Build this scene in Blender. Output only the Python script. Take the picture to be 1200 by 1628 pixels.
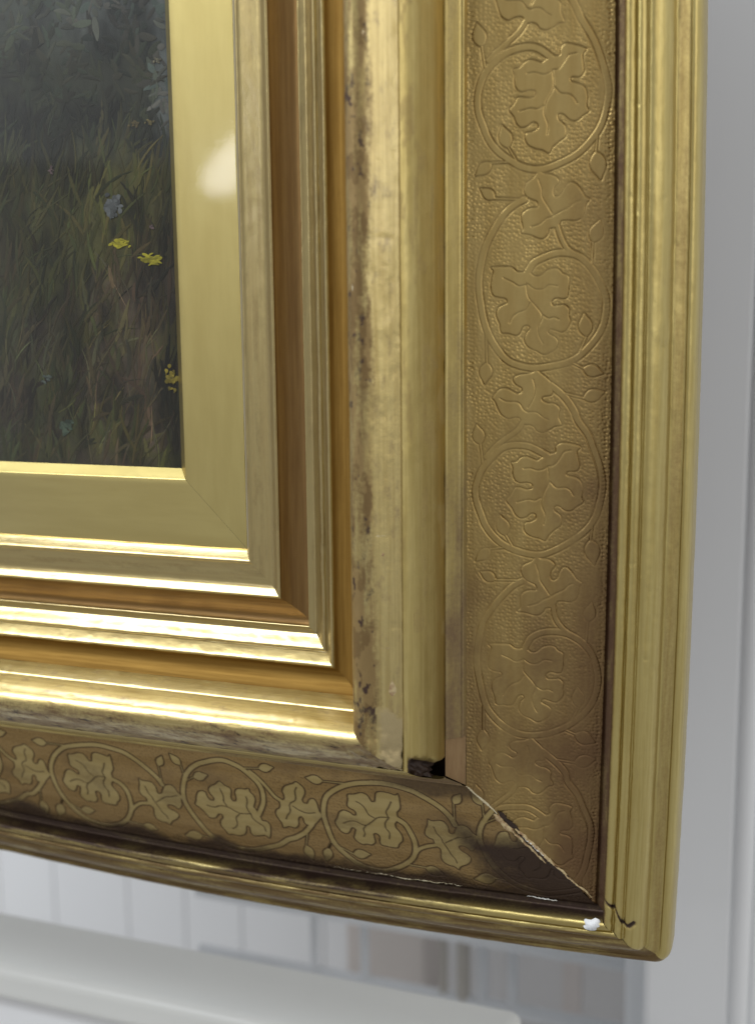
import bpy, math, random
import numpy as np
from mathutils import Matrix, Vector

random.seed(7)
rng = np.random.default_rng(7)
for o in list(bpy.data.objects):
    bpy.data.objects.remove(o)
scene = bpy.context.scene
col = scene.collection

# ------------------------------------------------------------------ units
S = 0.0003            # one profile unit in metres (whole moulding about 20 cm wide)
Z0 = 1.20             # height of the sight corner above the floor


def W(x, yd, zi):
    """profile space (x right, yd down, zi into the wall) -> world metres"""
    return (x * S, zi * S, Z0 - yd * S)


# ------------------------------------------------------------------ camera
cam_d = bpy.data.cameras.new('camera')
cam = bpy.data.objects.new('camera', cam_d)
col.objects.link(cam)
scene.camera = cam
Rm = [[0.93641838, 0.01020068, 0.35073716],
      [0.04675734, 0.98703527, -0.15354192],
      [-0.34775618, 0.16017901, 0.92380102]]


def wv(v):
    return Vector((v[0], v[2], -v[1]))


cx, cy, cz = wv(Rm[0]), -wv(Rm[1]), -wv(Rm[2])
M3 = Matrix((cx, cy, cz)).transposed()
CAM = Vector(W(841.39, -225.82, -1484.33))
cam.matrix_world = Matrix.Translation(CAM) @ M3.to_4x4()
cam_d.sensor_fit = 'HORIZONTAL'
cam_d.sensor_width = 36.0
cam_d.lens = 1954.7 / 1200 * 36
cam_d.clip_start = 0.01
cam_d.clip_end = 50
cam_d.dof.use_dof = True
cam_d.dof.focus_distance = 0.492
cam_d.dof.aperture_fstop = 8.5

# ------------------------------------------------------------------ light of the room
world = bpy.data.worlds.new('World')
scene.world = world
world.use_nodes = True
bg = world.node_tree.nodes['Background']
bg.inputs[0].default_value = (0.98, 0.99, 1.0, 1)
bg.inputs[1].default_value = 0.42


def area(name, loc, target, sx, sy, power, colr, shape='RECTANGLE'):
    l = bpy.data.lights.new(name, 'AREA')
    l.shape = shape
    l.size, l.size_y = sx, sy
    l.energy = power
    l.color = colr
    o = bpy.data.objects.new(name, l)
    col.objects.link(o)
    o.location = loc
    o.rotation_euler = (Vector(target) - Vector(loc)).to_track_quat('-Z', 'Y').to_euler()
    return o


area('ceiling_lamp', (-0.75, -0.80, 2.40), (-0.05, 0.0, 1.0), 0.8, 0.6, 30, (0.90, 0.95, 1.0))
area('window_light', (-0.98, -1.55, 1.98), (0.05, 0, 1.3), 0.8, 0.9, 0.7, (0.95, 0.98, 1.0))
wl = area('glint_light', (-0.70, -1.5, 1.535), (0.013, 0, 1.33), 0.20, 0.08, 0.5, (1.0, 0.99, 0.98), 'ELLIPSE')  # unseen ellipse added to throw the white reflection onto the glass
wl.rotation_euler.rotate_axis('Z', math.radians(35))
area('side_fill', (1.5, -0.6, 1.80), (0.15, 0, 1.3), 0.9, 0.9, 5.4, (1.0, 0.98, 0.93))  # unseen fill added on the right for bounce off pale surfaces

scene.view_settings.view_transform = 'Standard'
scene.view_settings.look = 'None'
scene.view_settings.exposure = 0.0
scene.view_settings.gamma = 1.0
scene.view_settings.use_curve_mapping = False
scene.render.engine = 'CYCLES'
scene.cycles.max_bounces = 8


# ------------------------------------------------------------------ helpers
def hashn(ix, iy, seed):
    h = (ix.astype(np.int64) * 374761393 + iy.astype(np.int64) * 668265263 + seed * 1274126177) & 0x7fffffff
    h = ((h ^ (h >> 13)) * 1274126177) & 0x7fffffff
    h = h ^ (h >> 16)
    return (h & 0xffff) / 65535.0


def vnoise(x, y, seed=0):
    x0 = np.floor(x); y0 = np.floor(y)
    fx = x - x0; fy = y - y0
    fx = fx * fx * (3 - 2 * fx); fy = fy * fy * (3 - 2 * fy)
    a = hashn(x0, y0, seed); b = hashn(x0 + 1, y0, seed)
    c = hashn(x0, y0 + 1, seed); d = hashn(x0 + 1, y0 + 1, seed)
    return (a * (1 - fx) + b * fx) * (1 - fy) + (c * (1 - fx) + d * fx) * fy


def fbm(x, y, seed=0, octv=4):
    t = 0; amp = 0.5; n = 0
    for i in range(octv):
        t = t + amp * vnoise(x * 2 ** i, y * 2 ** i, seed + i * 17)
        n += amp
        amp *= 0.55
    return t / n


def sstep(a, b, x):
    t = np.clip((x - a) / (b - a), 0, 1)
    return t * t * (3 - 2 * t)


def tag(o, label=None, cat=None, group=None, kind=None):
    if label: o['label'] = label
    if cat: o['category'] = cat
    if group: o['group'] = group
    if kind: o['kind'] = kind
    return o


def empty(name, loc):
    o = bpy.data.objects.new(name, None)
    o.empty_display_size = 0.02
    o.location = loc
    col.objects.link(o)
    return o


def npmesh(name, co, faces, mat, parent=None, uv=None, paint=None, smooth=True, org=(0, 0, 0)):
    """co (n,3) world; faces (m,4) or list; uv (n,2) per vertex; paint (n,4)"""
    me = bpy.data.meshes.new(name)
    co = np.asarray(co, dtype=np.float32) - np.asarray(org, dtype=np.float32)
    if isinstance(faces, np.ndarray):
        nv, nf, k = len(co), len(faces), faces.shape[1]
        me.vertices.add(nv)
        me.vertices.foreach_set('co', co.ravel())
        me.loops.add(nf * k)
        me.loops.foreach_set('vertex_index', faces.astype(np.int32).ravel())
        me.polygons.add(nf)
        me.polygons.foreach_set('loop_start', np.arange(0, nf * k, k, dtype=np.int32))
        me.update(calc_edges=True)
    else:
        me.from_pydata([tuple(c) for c in co], [], faces)
        me.update()
    if smooth:
        me.polygons.foreach_set('use_smooth', np.ones(len(me.polygons), dtype=bool))
    if uv is not None:
        li = np.empty(len(me.loops), dtype=np.int32)
        me.loops.foreach_get('vertex_index', li)
        l = me.uv_layers.new(name='UVMap')
        l.data.foreach_set('uv', np.asarray(uv, dtype=np.float32)[li].ravel())
    if paint is not None:
        a = me.color_attributes.new('paint', 'FLOAT_COLOR', 'POINT')
        a.data.foreach_set('color', np.asarray(paint, dtype=np.float32).ravel())
    o = bpy.data.objects.new(name, me)
    col.objects.link(o)
    if mat: me.materials.append(mat)
    if parent: o.parent = parent
    return o


# ------------------------------------------------------------------ materials
class NT:
    def __init__(self, name):
        self.m = bpy.data.materials.new(name)
        self.m.use_nodes = True
        self.t = self.m.node_tree
        self.b = self.t.nodes['Principled BSDF']

    def n(self, typ, **kw):
        nd = self.t.nodes.new(typ)
        for k, v in kw.items():
            setattr(nd, k, v)
        return nd

    def l(self, a, b):
        self.t.links.new(a, b)

    def noise(self, vec, scale, detail=4, rough=0.55):
        nd = self.n('ShaderNodeTexNoise')
        nd.inputs['Scale'].default_value = scale
        nd.inputs['Detail'].default_value = detail
        nd.inputs['Roughness'].default_value = rough
        self.l(vec, nd.inputs['Vector'])
        return nd.outputs['Fac']

    def mapping(self, vec, sc):
        nd = self.n('ShaderNodeMapping')
        nd.inputs['Scale'].default_value = sc
        self.l(vec, nd.inputs['Vector'])
        return nd.outputs[0]

    def ramp(self, fac, a, b):
        nd = self.n('ShaderNodeMapRange')
        nd.interpolation_type = 'SMOOTHSTEP'
        nd.inputs['From Min'].default_value = a
        nd.inputs['From Max'].default_value = b
        self.l(fac, nd.inputs['Value'])
        return nd.outputs[0]

    def math(self, op, a, b):
        nd = self.n('ShaderNodeMath', operation=op)
        for i, v in enumerate((a, b)):
            if isinstance(v, (int, float)):
                nd.inputs[i].default_value = v
            else:
                self.l(v, nd.inputs[i])
        return nd.outputs[0]

    def mix(self, fac, a, b):
        nd = self.n('ShaderNodeMix', data_type='RGBA')
        for i, v in ((0, fac), (6, a), (7, b)):
            if isinstance(v, (int, float)):
                nd.inputs[i].default_value = v
            elif isinstance(v, tuple):
                nd.inputs[i].default_value = (*v, 1)
            else:
                self.l(v, nd.inputs[i])
        return nd.outputs[2]


def gold(name, c1, c2, rough=0.36, dirt=0.5, dirtc=(0.10, 0.055, 0.028), streak=9.0, grain=0.25, ragged=0.5, rvar=0.10, metal=1.0, soft=0.4, coat=0.0, keep=0.8):
    """old gilding: two golds in streaks along the run, brown patina, authored wear from the 'paint' attribute"""
    k = NT(name)
    uv = k.n('ShaderNodeUVMap').outputs[0]
    st = k.noise(k.mapping(uv, (0.35, streak, 1)), 1.0, 5, 0.6)
    bl = k.noise(k.mapping(uv, (1.0, 1.9, 1)), 1.7, 8, 0.65)
    fn = k.noise(uv, 42.0, 3, 0.7)
    md = k.noise(uv, 11.0, 5, 0.7)
    base = k.mix(k.ramp(st, 0.35, 0.66), c1, c2)
    dm = k.math('MULTIPLY', k.ramp(bl, 0.60 - 0.12 * dirt, 0.86 - 0.12 * dirt), dirt)
    dm2 = k.math('MULTIPLY', k.ramp(md, 0.62, 0.80), 0.45 * dirt)
    dm = k.math('MAXIMUM', dm, dm2)
    base = k.mix(dm, base, dirtc)
    at = k.n('ShaderNodeAttribute', attribute_name='paint')
    r = k.math('MULTIPLY', k.math('SUBTRACT', md, 0.5), ragged)
    pa = k.math('ADD', at.outputs['Alpha'], k.math('MULTIPLY', r, k.ramp(at.outputs['Alpha'], 0.0, 0.15)))
    pa = k.ramp(pa, 0.42 - soft, 0.42 + soft)
    tone = k.mix(k.math('MULTIPLY', fn, 0.5), at.outputs['Color'], (0.07, 0.04, 0.025))
    base = k.mix(pa, base, tone)
    k.l(base, k.b.inputs['Base Color'])
    nonm = k.math('MAXIMUM', k.math('MULTIPLY', dm, 0.75), k.math('MULTIPLY', pa, keep))
    k.l(k.math('SUBTRACT', metal, nonm), k.b.inputs['Metallic'])
    rg = k.math('ADD', k.math('MULTIPLY', k.math('SUBTRACT', st, 0.5), rvar * 1.5), rough)
    rg = k.math('ADD', rg, k.math('MULTIPLY', nonm, 0.22))
    rg = k.math('ADD', rg, k.math('MULTIPLY', k.math('SUBTRACT', fn, 0.5), rvar))
    k.l(rg, k.b.inputs['Roughness'])
    k.l(k.math('MULTIPLY', k.math('SUBTRACT', 1.0, pa), coat), k.b.inputs['Coat Weight'])
    k.b.inputs['Coat Roughness'].default_value = 0.21
    bp = k.n('ShaderNodeBump')
    bp.inputs['Strength'].default_value = grain
    bp.inputs['Distance'].default_value = 0.0004
    h = k.math('ADD', k.math('MULTIPLY', fn, 0.4), k.math('MULTIPLY', md, 0.6))
    k.l(k.math('ADD', h, k.math('MULTIPLY', pa, -0.5)), bp.inputs['Height'])
    k.l(bp.outputs[0], k.b.inputs['Normal'])
    return k.m


def plain(name, c1, c2, rough=0.6, scale=6.0, stretch=(1, 1, 1), bump=0.15, spec=0.4):
    k = NT(name)
    tc = k.n('ShaderNodeTexCoord').outputs['Object']
    n = k.noise(k.mapping(tc, stretch), scale, 6, 0.6)
    k.l(k.mix(k.ramp(n, 0.3, 0.7), c1, c2), k.b.inputs['Base Color'])
    k.b.inputs['Roughness'].default_value = rough
    k.b.inputs['Specular IOR Level'].default_value = spec
    bp = k.n('ShaderNodeBump')
    bp.inputs['Strength'].default_value = bump
    bp.inputs['Distance'].default_value = 0.001
    k.l(n, bp.inputs['Height'])
    k.l(bp.outputs[0], k.b.inputs['Normal'])
    return k.m


GOLD_SLIP = gold('gold_slip', (0.55, 0.43, 0.155), (0.585, 0.465, 0.175), rough=0.40, dirt=0.14, dirtc=(0.30, 0.21, 0.08), streak=2.5, grain=0.06, rvar=0.06, coat=0.2)
GOLD_IN = gold('gold_inner', (0.48, 0.375, 0.155), (0.43, 0.325, 0.13), rough=0.37, dirt=0.3, dirtc=(0.22, 0.14, 0.055), grain=0.35, rvar=0.16, coat=1.0, keep=0.25)
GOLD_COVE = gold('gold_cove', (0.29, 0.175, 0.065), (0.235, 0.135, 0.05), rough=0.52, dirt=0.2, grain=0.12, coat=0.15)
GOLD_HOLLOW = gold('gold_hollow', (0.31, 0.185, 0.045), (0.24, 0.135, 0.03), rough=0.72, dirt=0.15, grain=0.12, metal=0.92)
GOLD_HUMP = gold('gold_torus', (0.60, 0.475, 0.19), (0.48, 0.36, 0.13), rough=0.37, dirt=0.75, dirtc=(0.22, 0.135, 0.055), grain=0.45, soft=0.30, ragged=0.9, coat=1.0, keep=0.4)
GOLD_OGEE = gold('gold_ogee', (0.61, 0.49, 0.20), (0.51, 0.395, 0.145), rough=0.42, dirt=0.4, dirtc=(0.25, 0.16, 0.07), grain=0.3)
GOLD_FR = gold('gold_frieze', (0.50, 0.362, 0.14), (0.43, 0.302, 0.11), rough=0.47, dirt=0.3, dirtc=(0.14, 0.085, 0.035), streak=3, grain=0.2, soft=0.5, ragged=0.3, keep=0.15)
GOLD_FRL = gold('gold_leaf_relief', (0.52, 0.38, 0.148), (0.455, 0.32, 0.118), rough=0.46, dirt=0.25, dirtc=(0.14, 0.085, 0.035), streak=3, grain=0.12, soft=0.5, ragged=0.3, keep=0.15)
GOLD_FRB = gold('bronze_frieze', (0.43, 0.29, 0.12), (0.36, 0.235, 0.09), rough=0.5, dirt=0.35, streak=3, grain=0.3, metal=0.9, soft=0.5, ragged=0.4, keep=0.3)
GOLD_FRBL = gold('gold_painted_leaf', (0.54, 0.42, 0.185), (0.46, 0.345, 0.14), rough=0.46, dirt=0.25, streak=3, grain=0.2, metal=0.95, soft=0.5, ragged=0.4, keep=0.3)
GOLD_OUT = gold('gold_outer', (0.56, 0.455, 0.18), (0.47, 0.365, 0.13), rough=0.42, dirt=0.4, dirtc=(0.24, 0.16, 0.065), grain=0.3, coat=0.15, keep=0.4)
WOOD_BACK = plain('backing_wood', (0.10, 0.055, 0.03), (0.06, 0.035, 0.02), 0.8, 30, (1, 1, 8))
BARE_WOOD = plain('bare_wood', (0.31, 0.20, 0.095), (0.24, 0.145, 0.065), 0.8, 60, (6, 1, 1), 0.3)
GESSO = plain('gesso', (0.78, 0.77, 0.73), (0.55, 0.52, 0.45), 0.8, 300)
FILLER = plain('white_filler', (0.85, 0.86, 0.87), (0.78, 0.79, 0.80), 0.7, 400)
GESSO_OLD = plain('old_gesso', (0.62, 0.50, 0.27), (0.33, 0.20, 0.10), 0.6, 500)
FLECK = plain('pale_fleck', (0.72, 0.66, 0.48), (0.55, 0.46, 0.28), 0.45, 600)
DARK_HOLE = plain('dark_cavity', (0.03, 0.018, 0.012), (0.05, 0.03, 0.02), 0.9, 300)

# ------------------------------------------------------------------ the frame: profile swept on two mitred rails
FRAME = empty('picture_frame', W(200, 700, 60))
tag(FRAME, 'ornate gilded picture frame corner with leaf scroll frieze and cracked mitre', 'picture frame')
FO = tuple(FRAME.location)

LEN = 2600.0


def bowR(v):   # gentle bow of the old side rail's outer edge
    c = np.polyfit([-640, -20, 668], [-2.0, 4.5, -8.0], 2)
    return np.polyval(c, np.maximum(v, -800))


def bowB(x):
    c = np.polyfit([-300, 80, 668], [-2.0, 7.0, -9.0], 2)
    return np.polyval(c, np.maximum(x, -420))


def place(rail, u, s, d):
    """u,s,d arrays -> X, yd, d in profile space, with bow and rounded outer corner"""
    w = sstep(390, 640, u)
    near = np.exp(-(s / 160.0) ** 2)
    if rail == 'R':
        X = u.copy(); Y = u - s
        X = X + w * bowR(Y)
        Y = Y + w * bowB(u) * near
    else:
        X = u - s; Y = u.copy()
        Y = Y + w * bowB(X)
        X = X + w * bowR(u) * near
    r = 17 * sstep(600, 667, u)
    U = u + w * bowR(u); V = u + w * bowB(u)
    a = X - (U - r); b = Y - (V - r)
    m = (a > 0) & (b > 0) & (r > 0.5)
    mx = np.maximum(a, b); hy = np.hypot(a, b)
    k = np.where(m, mx / np.maximum(hy, 1e-6), 1)
    X = np.where(m, (U - r) + a * k, X)
    Y = np.where(m, (V - r) + b * k, Y)
    return X, Y, d


def catmull(pts, n):
    P = np.array(pts, float)
    P = np.vstack([2 * P[0] - P[1], P, 2 * P[-1] - P[-2]])
    out = []
    for i in range(1, len(P) - 2):
        p0, p1, p2, p3 = P[i - 1], P[i], P[i + 1], P[i + 2]
        t = np.linspace(0, 1, n, endpoint=False)[:, None]
        out.append(0.5 * ((2 * p1) + (-p0 + p2) * t + (2 * p0 - 5 * p1 + 4 * p2 - p3) * t ** 2 + (-p0 + 3 * p1 - 3 * p2 + p3) * t ** 3))
    out.append(P[-2][None])
    return np.vstack(out)


def linear(pts, n):
    P = np.array(pts, float); out = []
    for a, b in zip(P[:-1], P[1:]):
        t = np.linspace(0, 1, n, endpoint=False)[:, None]
        out.append(a + (b - a) * t)
    out.append(P[-1][None])
    return np.vstack(out)


def sharp(pieces):
    """join pieces; each is an (n,2) array"""
    out = [pieces[0]]
    for p in pieces[1:]:
        out.append(p[1:])
    return np.vstack(out)


def sweep(name, prof, rail, mat, s0=0.0, s1=LEN, ds=2.6, paint=None, disp=None, wob=0.5, parent=None, seed=0, skew=0.0):
    u0, d0 = prof[:, 0], prof[:, 1]
    fine = np.arange(s0, min(s1, 1450), ds)
    s = np.concatenate([fine, np.arange(max(s0, 1450.0), s1 + 1, 30.0)]) if s1 > 1450 else np.append(fine, s1)
    n, m = len(u0), len(s)
    Ug, Sg = np.meshgrid(u0, s)
    Sg = Sg + (Ug - u0[0]) * skew + (0 if not skew else 3.0 * (vnoise(Ug / 5.0, Ug * 0 + 3, 2) - 0.5))
    Dg = np.broadcast_to(d0, (m, n)).copy()
    arc = np.concatenate([[0], np.cumsum(np.hypot(np.diff(u0), np.diff(d0)))])
    Ag = np.broadcast_to(arc, (m, n))
    along = (Ug - Sg)
    # profile normal
    tu = np.gradient(u0); td = np.gradient(d0)
    ln = np.hypot(tu, td) + 1e-9
    nu, nd = -td / ln, tu / ln
    off = wob * (fbm(along / 26.0, Ug / 14.0 + 9, seed + 3, 3) - 0.5) * 2 + 0.25 * wob * (vnoise(along / 5.0, Ug / 4.0, seed + 5) - 0.5)
    if disp is not None:
        off = off + disp(Ug, Sg, Ag, along)
    Un = Ug + off * nu; Dn = Dg + off * nd
    X, Y, D = place(rail, Un.ravel(), Sg.ravel() + (Un - Ug).ravel(), Dn.ravel())
    co = np.stack([X * S, -D * S, Z0 - Y * S], 1)
    idx = np.arange(n * m).reshape(m, n)
    q = np.stack([idx[:-1, :-1], idx[1:, :-1], idx[1:, 1:], idx[:-1, 1:]], -1).reshape(-1, 4)
    if rail == 'B':
        q = q[:, ::-1]
    uv = np.stack([along.ravel() / 60 + (0 if rail == 'R' else 50), (Ag.ravel() + u0[0]) / 60], 1)
    pc = np.zeros((n * m, 4), np.float32)
    if paint is not None:
        c, a = paint(Ug, Sg, Ag, along)
        pc[:, :3] = np.asarray(c).reshape(-1, 3) if np.ndim(c) > 1 else c
        pc[:, 3] = np.clip(a, 0, 1).ravel()
    return npmesh(name, co, q, mat, parent or FRAME, uv, pc, org=FO if parent is None else FO)


# profile pieces (u outward from the sight edge, d towards the viewer)
P_SLIP = sharp([linear([(-14, -14.5), (-1.4, -1.2)], 4), catmull([(-1.4, -1.2), (-0.6, -0.4), (0.6, 0)], 3), linear([(0.6, 0), (91.5, 0)], 14)])
P_BEAD = sharp([catmull([(91.5, -0.5), (96, 8), (102, 17), (105.5, 19.4), (109, 18.2)], 5), linear([(109, 18.2), (136, 17.2)], 8),
                catmull([(136, 17.2), (141, 19), (147, 24), (150, 25.4), (152, 24.2)], 5)])
P_COVE = sharp([catmull([(152, 24.2), (154, 21), (163, 12.5), (176, 4.5), (183, 3), (187.5, 4)], 6)])
P_STEP = sharp([catmull([(187, 3.5), (187.6, 10), (188.5, 15.6), (190, 17), (193, 16)], 4), linear([(193, 16), (199, 14.4)], 3),
                catmull([(199, 14.4), (204, 18.5), (211, 25.5), (215.5, 28.5), (218, 27.6)], 5), linear([(218, 27.6), (219, 26.0), (220, 28.5)], 2),
                catmull([(220, 28.5), (224, 34), (230, 41), (233.5, 43), (236, 41.5)], 5)])
P_HOLLOW = sharp([catmull([(236, 41.5), (241, 37.5), (250, 36), (258, 39), (264, 45), (267.5, 52)], 6)])
P_TORUS = sharp([catmull([(267.5, 52), (272, 64), (277.6, 77)], 5), linear([(277.6, 77), (279.0, 78)], 2),
                 catmull([(279.0, 78), (283, 92), (288, 108), (294, 119), (303, 124), (314, 121.5), (325, 113), (336, 102), (347, 89)], 7)])
P_OGEE = sharp([linear([(347, 89), (347.8, 85.5)], 3), catmull([(347.8, 85.5), (349.8, 83.6), (355, 77), (362, 64), (369, 47), (374.5, 33), (378, 20)], 6),
                linear([(378, 20), (378.4, 12.5)], 2)])
P_FILLET = sharp([linear([(378.4, 12.5), (379.6, 13.2)], 2), linear([(379.6, 13.2), (394, -8.5)], 6), catmull([(394, -8.5), (395.6, -8.2), (397.3, -10), (399, -16)], 4)])
P_OUTER = sharp([linear([(568, -70), (571, -75)], 2), linear([(571, -75), (580, -73)], 4), linear([(580, -73), (581.5, -56)], 4),
                 catmull([(581.5, -56), (584, -48), (589, -45.5), (594, -48), (596.5, -53.5)], 5),
                 catmull([(596.5, -53.5), (599, -50.5), (603, -50), (607, -53), (609.5, -58.5)], 5),
                 catmull([(609.5, -58.5), (614, -57), (621, -60), (629, -68), (635, -79), (638, -92)], 6),
                 linear([(638, -92), (640.5, -93)], 2), linear([(640.5, -93), (653.5, -103)], 6),
                 catmull([(653.5, -103), (656, -101.5), (660, -103), (664.5, -110), (667, -121), (667.5, -135)], 5), linear([(667.5, -135), (666.5, -165)], 6)])
P_BACK = linear([(-12, -30), (360, -30), (395, -38), (560, -95), (655, -130), (655, -166)], 4)

BROWN = (0.25, 0.16, 0.058)
ROSE = (0.36, 0.245, 0.095)
DARK = (0.035, 0.02, 0.015)
GREY = (0.30, 0.27, 0.24)


def paint_torus_R(U, Sg, A, al):
    # worn crest: rubbed brown band on the inner side of the roll, growing towards the corner
    q = (U - 267) / 80.0
    band = sstep(283, 291, U) * sstep(331, 316, U)
    grow = sstep(-620, 250, al)
    n = fbm(al / 60.0, U / 9.0, 11, 4)
    a = band * (0.52 + 0.15 * grow) + (n - 0.5) * 1.3 * band
    low = sstep(160, 40, Sg) * np.exp(-((q - 0.45) / 0.35) ** 2) * 0.55
    a = np.maximum(a, low + (n - 0.5) * 0.6 * (low > 0.08))
    c = np.where((fbm(al / 30.0, U / 12.0, 21, 3) > 0.5)[..., None], np.array(ROSE), np.array(BROWN))
    dk = (fbm(al / 13.0, U / 8.0, 31, 3) > 0.74 - 0.12 * sstep(150, 60, Sg))[..., None]
    c = np.where(dk, np.array(DARK) * 2, c)
    # pale broken skin on the outer flank by the mitre
    pale = sstep(78, 60, Sg + 16 * (n - 0.5)) * sstep(318, 330, U + 10 * (n - 0.5))
    c = np.where((pale > 0.3)[..., None], np.array((0.60, 0.48, 0.25)), c)
    return c, np.where(pale > 0.3, pale * 0.75, a)


def paint_torus_B(U, Sg, A, al):
    q = (A / A.max())
    band = sstep(0.50, 0.66, q + 0.10 * (fbm(al / 25.0, U / 6.0, 12, 3) - 0.5))
    n = fbm(al / 30.0, U / 7.0, 13, 4)
    a = band * 0.42 + (n - 0.45) * 0.9 * (band > 0.2)
    cor = sstep(70, 10, Sg) * sstep(0.55, 0.75, q) * 0.6
    a = np.maximum(a, cor)
    c = np.where((fbm(al / 20.0, U / 10.0, 22, 3) > 0.48)[..., None], np.array((0.34, 0.235, 0.11)), np.array((0.26, 0.165, 0.075)))
    dk = (fbm(al / 12.0, U / 6.0, 33, 3) > 0.66)[..., None]
    c = np.where(dk, np.array(DARK) * 1.5, c)
    return c, a


def seg_d(px, py, pts):
    best = np.full(px.shape, 1e9)
    for (ax, ay), (bx, by) in zip(pts[:-1], pts[1:]):
        dx, dy = bx - ax, by - ay
        t = np.clip(((px - ax) * dx + (py - ay) * dy) / (dx * dx + dy * dy), 0, 1)
        best = np.minimum(best, np.hypot(px - ax - t * dx, py - ay - t * dy))
    return best


CORNER_CRACK = [(586, 33), (596, 36), (604, 30), (611, 24), (617, 27), (624, 38)]


def outer_disp_R(U, Sg, A, al):
    d = seg_d(U, Sg, CORNER_CRACK)
    low = sstep(30, 18, Sg + 5 * vnoise(al / 6.0, U / 6.0, 4)) * sstep(630, 600, U)
    return dents(81, 0.5, 18.0, 0.93)(U, Sg, A, al) - 3.0 * np.exp(-(d / 2.2) ** 2) - 1.6 * low * vnoise(al / 7.0, U / 5.0, 8)


def paint_outer_R(U, Sg, A, al):
    groove = sstep(588, 582, U)
    n = fbm(al / 40.0, U / 5.0, 41, 4)
    a = groove * (0.62 + 0.12 * sstep(-100, 150, al) + (n - 0.5) * 0.5)
    side = sstep(639, 641, U) * sstep(655, 652, U)
    a = np.maximum(a, side * (0.18 + 0.35 * n))
    cr = np.exp(-(seg_d(U, Sg, CORNER_CRACK) / 2.4) ** 2)
    c = np.where((U > 590)[..., None], np.array(BROWN) * 1.3, np.array((0.13, 0.07, 0.035)))
    c = np.where((cr > 0.3)[..., None], np.array(DARK), c)
    return c, np.maximum(a, cr)


def paint_outer_B(U, Sg, A, al):
    groove = sstep(585, 580, U)
    n = fbm(al / 50.0, U / 4.0, 43, 4)
    a = groove * (0.75 + (n - 0.5) * 0.3)
    far = sstep(120, 330, Sg)
    low = np.maximum(sstep(596 - 4 * far, 606 - 6 * far, U) * (0.66 + (n - 0.5) * 0.9), 0.16 + 0.42 * far + (n - 0.5) * 1.0)
    a = np.maximum(a, low)
    c = np.where((U > 588)[..., None], np.array(BROWN) * 0.8, np.array(DARK) * 1.2)
    return c, a


def paint_fillet(U, Sg, A, al):
    n = fbm(al / 60.0, U / 7.0, 47, 4)
    a = 0.2 + 0.45 * sstep(-250, 300, al) + (n - 0.5) * 0.8
    c = np.broadcast_to(np.array((0.24, 0.155, 0.075)), U.shape + (3,))
    return c, a * 0.85


def paint_inner(U, Sg, A, al):
    n = fbm(al / 45.0, U / 5.0, 53, 4)
    a = 0.34 * sstep(0.40, 0.80, n)
    c = np.broadcast_to(np.array((0.26, 0.185, 0.08)), U.shape + (3,))
    return c, a


def hole_disp(U, Sg, A, al):
    # broken-out pocket at the foot of the ogee by the mitre
    e = ((Sg - 9 - 8 * (vnoise(U / 5.0, U * 0, 7) - 0.5)) / 13.5) ** 2
    w = np.exp(-e * e) * sstep(350, 358, U)
    return -17.0 * w * (0.5 + 1.0 * vnoise(Sg / 4.0, U / 3.0, 3))


def paint_hole(U, Sg, A, al):
    e = ((Sg - 9) / 13.5) ** 2
    w = np.exp(-e * e) * sstep(349, 356, U)
    n = fbm(al / 40.0, U / 6.0, 61, 3)
    a = np.maximum(w * 1.2, 0.3 * sstep(0.55, 0.7, n))
    c = np.where((w > 0.3)[..., None], np.array(DARK), np.array(BROWN) * 1.5)
    return c, a


def dents(seed, amp, dens=26.0, thr=0.83):
    def f(U, Sg, A, al):
        v = vnoise(al / dens, U / 10.0, seed)
        return -amp * sstep(thr, 0.95, v)
    return f


def torus_disp(sd):
    f0 = dents(71 + sd, 0.4, 26.0, 0.88)

    def f(U, Sg, A, al):
        near = sstep(58, 12, Sg) * sstep(300, 330, U)
        chips = near * (fbm(al / 9.0, U / 7.0, 401 + sd, 3) - 0.35) * 9.0
        pits = 0.35 * sstep(0.74, 0.88, fbm(al / 10.0, U / 8.0, 411 + sd, 3))
        return f0(U, Sg, A, al) - np.maximum(chips, 0) - pits
    return f


for rail in ('R', 'B'):
    sd = 0 if rail == 'R' else 100
    sweep('slip', P_SLIP, rail, GOLD_SLIP, wob=0.12, seed=sd, s0=0.2)
    sweep('bead_moulding', P_BEAD, rail, GOLD_IN, wob=0.35, seed=sd + 1, paint=paint_inner)
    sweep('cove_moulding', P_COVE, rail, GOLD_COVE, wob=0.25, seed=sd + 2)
    sweep('stepped_moulding', P_STEP, rail, GOLD_IN, wob=0.6, seed=sd + 3, paint=paint_inner)
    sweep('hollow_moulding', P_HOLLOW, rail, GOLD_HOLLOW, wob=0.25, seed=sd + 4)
    sweep('roll_moulding', P_TORUS, rail, GOLD_HUMP, wob=0.45, seed=sd + 5, disp=torus_disp(sd),
          paint=paint_torus_R if rail == 'R' else paint_torus_B)
    sweep('ogee_moulding', P_OGEE, rail, GOLD_OGEE, wob=0.5, seed=sd + 6, disp=hole_disp if rail == 'R' else None, paint=paint_hole if rail == 'R' else None)
    sweep('fillet_strip', P_FILLET, rail, GOLD_OGEE, wob=0.3, seed=sd + 7, s0=50.0 if rail == 'R' else 0.0, paint=paint_fillet, skew=1.0 if rail == 'R' else 0.0)
    sweep('outer_moulding', P_OUTER, rail, GOLD_OUT, wob=0.55, seed=sd + 8, disp=outer_disp_R if rail == 'R' else dents(181, 0.8, 14.0, 0.90),
          paint=paint_outer_R if rail == 'R' else paint_outer_B)
    sweep('backing_rail', P_BACK, rail, WOOD_BACK, wob=0.0, ds=40, seed=sd + 9)

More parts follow.
